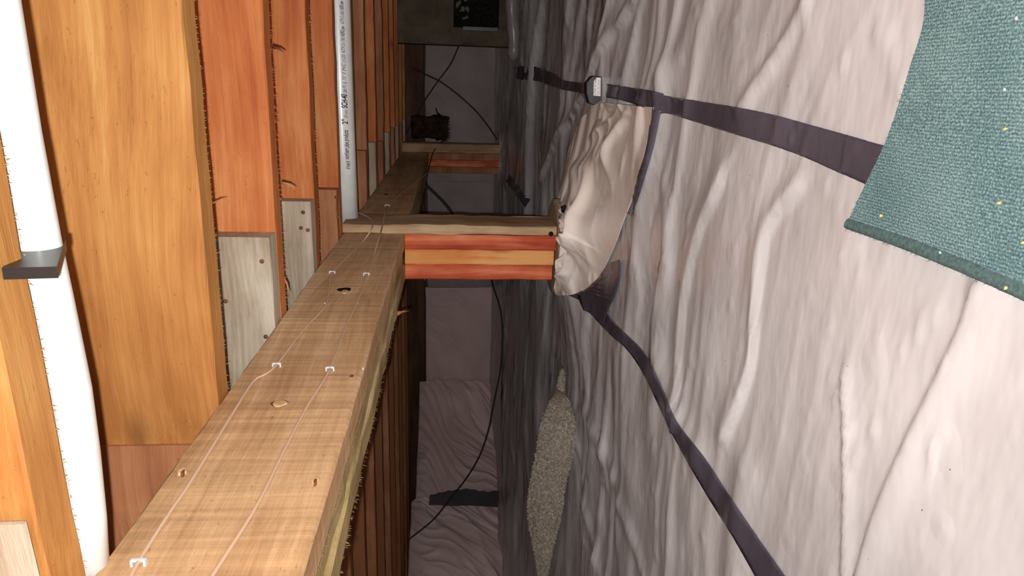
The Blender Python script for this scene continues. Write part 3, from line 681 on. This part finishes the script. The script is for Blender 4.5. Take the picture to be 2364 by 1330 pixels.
# ------------------------------------------------------------------ teal mat
MAT, t_, b_ = new_mat('teal_mat_weave'); N=t_.nodes.new; Lk=t_.links.new
tc=N('ShaderNodeTexCoord')
wv=N('ShaderNodeTexWave'); wv.bands_direction='X'; wv.inputs['Scale'].default_value=135; wv.inputs['Distortion'].default_value=3.5; wv.inputs['Detail'].default_value=2; wv.inputs['Detail Scale'].default_value=2.5; Lk(tc.outputs['Object'],wv.inputs['Vector'])
nn=N('ShaderNodeTexNoise'); nn.inputs['Scale'].default_value=620; nn.inputs['Detail'].default_value=2; Lk(tc.outputs['Object'],nn.inputs['Vector'])
nb=N('ShaderNodeTexNoise'); nb.inputs['Scale'].default_value=16; Lk(tc.outputs['Object'],nb.inputs['Vector'])
a1=N('ShaderNodeMath'); a1.operation='MULTIPLY_ADD'; a1.inputs[1].default_value=.22; Lk(wv.outputs['Fac'],a1.inputs[0]); Lk(nn.outputs['Fac'],a1.inputs[2])
a2_=N('ShaderNodeMath'); a2_.operation='MULTIPLY_ADD'; a2_.inputs[1].default_value=.35; Lk(nb.outputs['Fac'],a2_.inputs[0]); Lk(a1.outputs[0],a2_.inputs[2])
cr=N('ShaderNodeValToRGB'); cr.color_ramp.elements[0].position=.50; cr.color_ramp.elements[0].color=s2l((66,92,98)); cr.color_ramp.elements[1].position=1.08; cr.color_ramp.elements[1].color=s2l((136,158,156))
x_=cr.color_ramp.elements.new(.78); x_.color=s2l((94,122,124)); Lk(a2_.outputs[0],cr.inputs['Fac']); Lk(cr.outputs[0],b_.inputs['Base Color']); b_.inputs['Roughness'].default_value=.95; b_.inputs['Specular IOR Level'].default_value=.1
bp=N('ShaderNodeBump'); bp.inputs['Strength'].default_value=.6; bp.inputs['Distance'].default_value=.0015; Lk(a1.outputs[0],bp.inputs['Height']); Lk(bp.outputs[0],b_.inputs['Normal'])
HEM = noisy('mat_hem', (64,84,84), (92,112,110), 300, .95, .1, .5, .001)
zm = .030
E1 = spline([at_z(*q,zm) for q in ((1955,524),(2002,425),(2040,345),(2075,245),(2105,150),(2132,70),(2140,0),(2136,-80),(2120,-200),(2100,-330))], 90)
E2 = spline([at_z(*q,zm) for q in ((1955,524),(2075,566),(2200,616),(2364,688),(2600,800),(3300,1110))], 70)
V=[]; nu,nv=90,70
for i in range(nu):
    for j in range(nv):
        p = E1[i]+(E2[j]-E2[0]); lift = .004*math.exp(-i/8.) 
        V.append((p[0],p[1], zm+.002*float(vnoise(np.array(p[0]*16),np.array(p[1]*16),81))))
nt_=len(V); V += [(v[0],v[1],v[2]-.006) for v in V[:nt_]]
Fc=[tuple(f_) for f_ in grid_faces(nu,nv)]; Fb=[tuple(a_+nt_ for a_ in f_[::-1]) for f_ in grid_faces(nu,nv)]
bd=[i*nv for i in range(nu)]+[(nu-1)*nv+j for j in range(1,nv)]+[i*nv+nv-1 for i in range(nu-2,-1,-1)]+[j for j in range(nv-2,0,-1)]
side=[(bd[k_],bd[(k_+1)%len(bd)],bd[(k_+1)%len(bd)]+nt_,bd[k_]+nt_) for k_ in range(len(bd))]
mt = thing('teal_mat', (.0,.4,.02), 'flat teal ribbed mat with a stitched hem at the right edge of the picture', 'mat')
o = mesh('mat_pile', V, Fc+Fb+side, MAT, mt, smooth=False)
bm=bmesh.new(); bm.from_mesh(o.data); bmesh.ops.recalc_face_normals(bm, faces=bm.faces); bm.to_mesh(o.data); bm.free()
V=[]; 
for j in range(nv):
    p=E2[j]; d_=(E1[3]-E1[0]); d_=d_/np.linalg.norm(d_)
    for (s,z) in ((-.0014,zm-.005),(-.0018,zm+.000),(0,zm+.0028),(.004,zm+.0034),(.0072,zm+.0030),(.0086,zm+.0010)):
        V.append((p[0]+d_[0]*s,p[1]+d_[1]*s,z+.0006*float(vnoise(np.array(j*1.3),np.array(s*500),5))))
h_ = mesh('mat_hem', V, grid_faces(nv,6), HEM, mt, smooth=True); h_['label']='darker stitched hem'
V=[];Fc=[]
for i in range(900):                            # teal fuzz along the edges of the mat
    if i%2: p=Vector(E2[random.randrange(0,50)])
    else: p=Vector(E1[random.randrange(0,80)])
    p=p+Vector((random.uniform(-.003,.003),random.uniform(-.003,.003),-.001)); e_=Vector((random.uniform(-1,1),random.uniform(-1,1),random.uniform(-.2,.8))).normalized()*.003
    b0=len(V); V+=[p,p+Vector((.0004,.0003,0)),p+e_]; Fc.append((b0,b0+1,b0+2))
fz = mesh('mat_fuzz', V, Fc, HEM, mt); fz['kind']='stuff'
# wood shavings and crumbs lying on the mat
SHAV = plain('wood_shaving', (232,184,120), .8, .2)
for (px,py,a_,l,lab) in ((2321,297,80,.0042,'tiny pale wood shaving high on the teal mat'),(2307,468,70,.0046,'tiny wood shaving in the middle of the teal mat'),(2034,498,10,.0055,'thin wood shaving near the corner of the teal mat'),(2322,665,30,.0045,'wood chip on the hem of the teal mat'),(2362,560,60,.004,'wood chip at the very right edge of the picture')):
    p=at_z(px,py,zm+.004); dx=at_z(px+l*1500*math.cos(math.radians(a_)),py+l*1500*math.sin(math.radians(a_)),zm+.004)-p
    n_=dx.cross(Vector((0,0,1))).normalized()*.0011
    V=[p-dx*.6,p-n_+Vector((0,0,.001)),p+n_+Vector((0,0,.001)),p+dx*.6,p-n_-Vector((0,0,.001)),p+n_-Vector((0,0,.001))]
    tag(mesh('wood_shaving',V,[(0,1,2),(3,2,1),(0,5,4),(3,4,5),(0,4,1),(0,2,5),(3,1,4),(3,5,2)],SHAV),lab,'wood shaving','shavings on the mat')
for k_,(px,py,lab) in enumerate(((2170,583,'white crumb on the hem of the mat'),(2318,207,'white crumb high on the mat'),(2346,42,'white crumb at the top right of the mat'))):
    tag(blob('white_crumb', at_z(px,py,zm+.0040), .0009, STAPLE, None, (1,1,.8), .6, k_),lab,'debris','white crumbs on the mat')

# ------------------------------------------------------------------ shaggy carpet scrap
rows=[(850,1294,1300),(870,1291,1302),(900,1283,1303),(925,1270,1313),(955,1256,1324),(980,1248,1328),(1010,1242,1327),(1050,1236,1323),(1085,1228,1316),(1110,1224,1308),(1140,1219,1303),(1180,1217,1299),(1215,1221,1290),(1250,1228,1281),(1290,1236,1272),(1330,1243,1264),(1370,1250,1258)]
CARP = noisy('shag_carpet', (136,120,106), (194,180,164), 160, .95, .1, .9, .006)
CARPF = noisy('shag_fibres', (140,124,108), (206,192,176), 120, .95, .1, .2)
SR = spline(rows, 90); V=[]; nv=16; A_=[];B_=[]
for (y_,xl,xr) in SR:
    b0 = on_sheet(xr, y_, .012); a0 = at_y(xl, y_, b0.y+.07); A_.append(a0); B_.append(b0)
    w_=(a0-b0)
    for j in range(nv):                          # closed lens-shaped section: front bulges towards the camera
        if j<nv//2: t2=j/(nv//2-1); p=b0+w_*t2+Vector((.0,-.028,.004))*math.sin(math.pi*t2)
        else: t2=1-(j-nv//2)/(nv//2-1); p=b0+w_*t2+Vector((0,.03,0))*math.sin(math.pi*t2)+Vector((0,.006,0))
        V.append(p)
Fc=[]
for i in range(89):
    for j in range(nv): Fc.append((i*nv+j,i*nv+(j+1)%nv,(i+1)*nv+(j+1)%nv,(i+1)*nv+j))
Fc.append(tuple(range(nv))); Fc.append(tuple(89*nv+j for j in range(nv)))
ct = thing('carpet_scrap', (B_[40].x,B_[40].y,.005), 'lens-shaped grey-brown shaggy carpet scrap folded on the plastic below the post', 'carpet')
o = mesh('carpet_pile', V, Fc, CARP, ct, smooth=True)
Vf=[];Ff=[]; nr=np.random.default_rng(3)
for _ in range(34000):
    i=nr.integers(0,89); j=nr.integers(0,nv//2-1); u_,v_=nr.random(),nr.random()
    p=(Vector(V[i*nv+j])*(1-u_)+Vector(V[(i+1)*nv+j])*u_)*(1-v_)+(Vector(V[i*nv+j+1])*(1-u_)+Vector(V[(i+1)*nv+j+1])*u_)*v_
    e_=Vector(nr.normal(0,.6,3))+Vector((0,-1,.15)); e_.normalize(); s_=Vector(nr.normal(0,1,3)).normalized()*.0013
    b0=len(Vf); Vf+=[p-s_,p+s_,p+e_*.0065]; Ff.append((b0,b0+1,b0+2))
o = mesh('carpet_fibres', Vf, Ff, CARPF, ct); o['kind']='stuff'

# ------------------------------------------------------------------ far walls
def slab(name, x0,x1,y0,y1,z0,z1,mat,parent=None,kind=None):
    o = mesh(name, [(x,y,z) for x in (x0,x1) for y in (y0,y1) for z in (z0,z1)], [(0,1,3,2),(4,6,7,5),(0,4,5,1),(2,3,7,6),(0,2,6,4),(1,5,7,3)], mat, parent)
    if kind: o['kind']=kind
    return o
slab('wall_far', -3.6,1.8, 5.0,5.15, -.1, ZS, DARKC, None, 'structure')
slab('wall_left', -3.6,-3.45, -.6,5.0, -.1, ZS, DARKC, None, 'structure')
slab('trim_1', -3.45,1.8, 4.90,4.998, Z0+.15, ZS-.003, W_DARK, None, 'structure')
# white faced insulation hung on the far wall
def batt(name, path, z0, z1, seed, amp, label, nu=150, nv=70, wr=1.0, top_sag=.01):
    S = spline(path, nu); V=[]; L=0
    for i in range(nu):
        a_=S[max(i-1,0)]; c_=S[min(i+1,nu-1)]; t=(c_-a_); t=t/np.linalg.norm(t); nrm_=np.array([t[1],-t[0]])
        if nrm_[1]>0: nrm_=-nrm_
        s_=i/(nu-1)*np.linalg.norm(S[-1]-S[0])
        for j in range(nv):
            v_=j/(nv-1)
            wp=.5*vnoise(s_*2.3+seed, v_*2.1, seed+7)
            ac=s_*.9+v_*.55+wp*.5; al=v_*.9-s_*.5
            n2=vnoise(ac*11+seed, al*1.3+wp, seed+1); n3=vnoise(ac*24-al*4, al*3, seed+2); n1=vnoise(s_*3+seed, v_*2, seed)
            d_=amp*(.9*math.sin(math.pi*v_)**.6+(1-abs(2*n2-1))**1.5*.55*wr+(1-abs(2*n3-1))**1.8*.22*wr+n1*.9)
            z_=z0+(z1-z0)*v_ - (top_sag*float(vnoise(np.array(s_*5),np.array(3.),seed+4)) if j==nv-1 else 0)
            V.append((S[i][0]+nrm_[0]*d_, S[i][1]+nrm_[1]*d_, z_))
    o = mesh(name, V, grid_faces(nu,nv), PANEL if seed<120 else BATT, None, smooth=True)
    md=o.modifiers.new('thickness','SOLIDIFY'); md.thickness=.012; md.offset=-1
    return tag(o, label, 'insulation', 'white faced insulation on the far wall')
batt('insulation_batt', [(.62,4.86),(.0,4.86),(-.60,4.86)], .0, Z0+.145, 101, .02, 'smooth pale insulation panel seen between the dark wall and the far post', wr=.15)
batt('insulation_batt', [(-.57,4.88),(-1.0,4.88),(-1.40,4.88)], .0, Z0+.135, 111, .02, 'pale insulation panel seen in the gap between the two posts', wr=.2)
batt('insulation_batt', [(-1.35,4.82),(-1.8,4.82),(-2.16,4.82)], .0, Z0+.145, 121, .03, 'flat pinkish insulation panel just below the near post in the picture', wr=.3)
batt('insulation_batt', [(-2.12,4.80),(-2.42,4.42),(-2.62,3.95)], .0, Z0+.19, 131, .06, 'wrinkled pillowy insulation batt above the black tape patch', wr=.9, nu=220, nv=110)
batt('insulation_batt', [(-2.60,3.98),(-2.80,3.45),(-2.98,2.95),(-3.2,2.4)], .0, Z0+.215, 141, .06, 'wrinkled bulging insulation batt at the bottom of the picture', wr=1.0, nu=260, nv=110)
# black tape patch on the batts
V=[]; A0=[(992,1143),(1010,1138),(1040,1132),(1080,1128),(1120,1134),(1158,1130)]; B0=[(990,1166),(1010,1166),(1040,1168),(1080,1167),(1120,1169),(1158,1172)]
SA=spline(A0,50); SB=spline(B0,50)
def on_batt(px,py):
    d=ray(px,py); P0=Vector((-2.42,4.42,0)); P1=Vector((-2.80,3.45,0)); n_=Vector((-(P1-P0).y,(P1-P0).x,0)).normalized()
    o_=Vector((0,0,Z0)); t=((P0-o_).dot(n_))/d.dot(n_); p=o_+d*t; return p-Vector((d.x,d.y,d.z))*(.155/d.length)
for i in range(50):
    for j in range(5):
        q=SA[i]*(1-j/4)+SB[i]*(j/4); V.append(on_batt(q[0],q[1]+(1.5 if (i//3)%2 and j==0 else 0)))
o = mesh('tape_patch', V, grid_faces(50,5), TAPE, None); md=o.modifiers.new('thickness','SOLIDIFY'); md.thickness=.002
tag(o,'ragged black tape patch joining two insulation batts','tape')
# dark folded sheet against the foot of the far wall
# dark concrete wall with a recessed opening on the right (top of the picture)
YD=3.80
dw = thing('wall_inner', (.6,YD,0), None, None); dw['kind']='structure'
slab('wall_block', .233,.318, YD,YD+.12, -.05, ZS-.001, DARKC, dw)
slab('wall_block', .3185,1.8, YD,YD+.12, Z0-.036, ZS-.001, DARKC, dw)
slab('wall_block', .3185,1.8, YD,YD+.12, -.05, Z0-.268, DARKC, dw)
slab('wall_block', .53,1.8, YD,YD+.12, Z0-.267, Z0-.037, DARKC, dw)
slab('opening_ledge', .305,.322, YD-.02,YD+.02, Z0-.262, Z0-.085, BLACK, dw)
slab('opening_back', .318,.53, YD+.10,YD+.118, Z0-.267, Z0-.037, MOULD_AND_RECESS, dw)  # darkness inside the opening put into the colour: near-black back, no mould there
CLOD = noisy('dirt_clod', (96,84,72), (150,138,124), 40, .95, .1, .6)
for k_ in range(16):
    px=random.uniform(1052,1085); py=random.uniform(-5,58)
    if k_>9: px=random.uniform(1090,1150); py=random.uniform(66,74)
    p=at_y(px,py,YD-.004); tag(blob('dirt_clod', p, random.uniform(.005,.013), CLOD, None, (1,.5,1), .8, k_, 1),('grey dirt clod in the cluster above the dark wall opening' if k_<=9 else 'grey dirt clod along the lower ledge of the dark wall opening'),'dirt','dirt clods above the wall opening' if k_<=9 else 'dirt clods along the opening ledge')
slab('wall_right', 1.75,1.8,.4,YD,-.1,ZS,DARKC,None,'structure')
# brown insulation scrap by the end of the girder
BR = noisy('brown_batt', (34,26,20), (74,56,38), 30, .95, .05, .9, .01)
sc_a=at_y(950,268,4.3); sc_b=at_y(1026,322,4.3)
isc = thing('insulation_scrap', (sc_b.x,4.3,sc_b.z), 'dark brown insulation tuft tucked behind the far post', 'insulation')
V=[];nq=26
for i in range(nq):
    t2=i/(nq-1)
    for j in range(nq):
        u2=j/(nq-1); x_=sc_b.x+(sc_a.x-sc_b.x)*u2; zr=sc_b.z+.03*float(vnoise(np.array(u2*6),np.array(1.),91))-.03*(u2>.9); z_=sc_a.z+(zr-sc_a.z)*t2
        V.append((x_+.012*float(vnoise(np.array(t2*7),np.array(u2*2),92)), 4.25-.05*math.sin(math.pi*t2)**.5*math.sin(math.pi*u2)**.5-.02*float(vnoise(np.array(t2*6),np.array(u2*6),93)), z_))
o_=mesh('batt_piece', V, grid_faces(nq,nq), BR, isc, smooth=True); md=o_.modifiers.new('thickness','SOLIDIFY'); md.thickness=.06; md.offset=1
fuzz('batt_fibres',(sc_b.x,4.25,sc_b.z+.01),(sc_a.x,4.25,sc_b.z+.01),900,.05,BR,isc,d=(0,0,-1),spread=.5,width=.0018,thick=.012)

# ------------------------------------------------------------------ hanging cables in the background
def cable(path, Yd, label, r=.0045):
    P=[at_y(px,py,(Yd if not hasattr(Yd,'__len__') else Yd[0]+(Yd[1]-Yd[0])*i/(len(path)-1))) for i,(px,py) in enumerate(path)]
    tag(tube('hanging_cable', spline(P,70), r, BLACKM, None, n=8), label, 'cable', 'black cables sagging in the background')
cable([(1072,70),(1058,108),(1040,148),(1012,186),(985,225),(960,268),(935,312)], 4.45, 'black cable crossing the far opening from upper right to the girder end')
cable([(955,158),(980,171),(1015,188),(1055,217),(1098,256),(1130,296),(1152,330)], 4.5, 'black cable sagging in an arc across the far opening')
cable([(955,408),(982,428),(1008,452),(1030,475),(1052,505)], 3.6, 'black cable crossing the gap between the two posts', .006)
cable([(1128,620),(1140,665),(1156,720),(1160,790),(1154,860),(1140,930),(1128,990),(1108,1050),(1078,1102),(1040,1150),(1000,1200),(942,1247)], (3.9,2.95), 'long thin black cable hanging across the insulation below the near post', .0042)
cable([(988,396),(1000,352),(1018,330),(1020,300),(1006,250)], (3.9,4.2), 'thin tan wire end climbing beside the far post', .003)
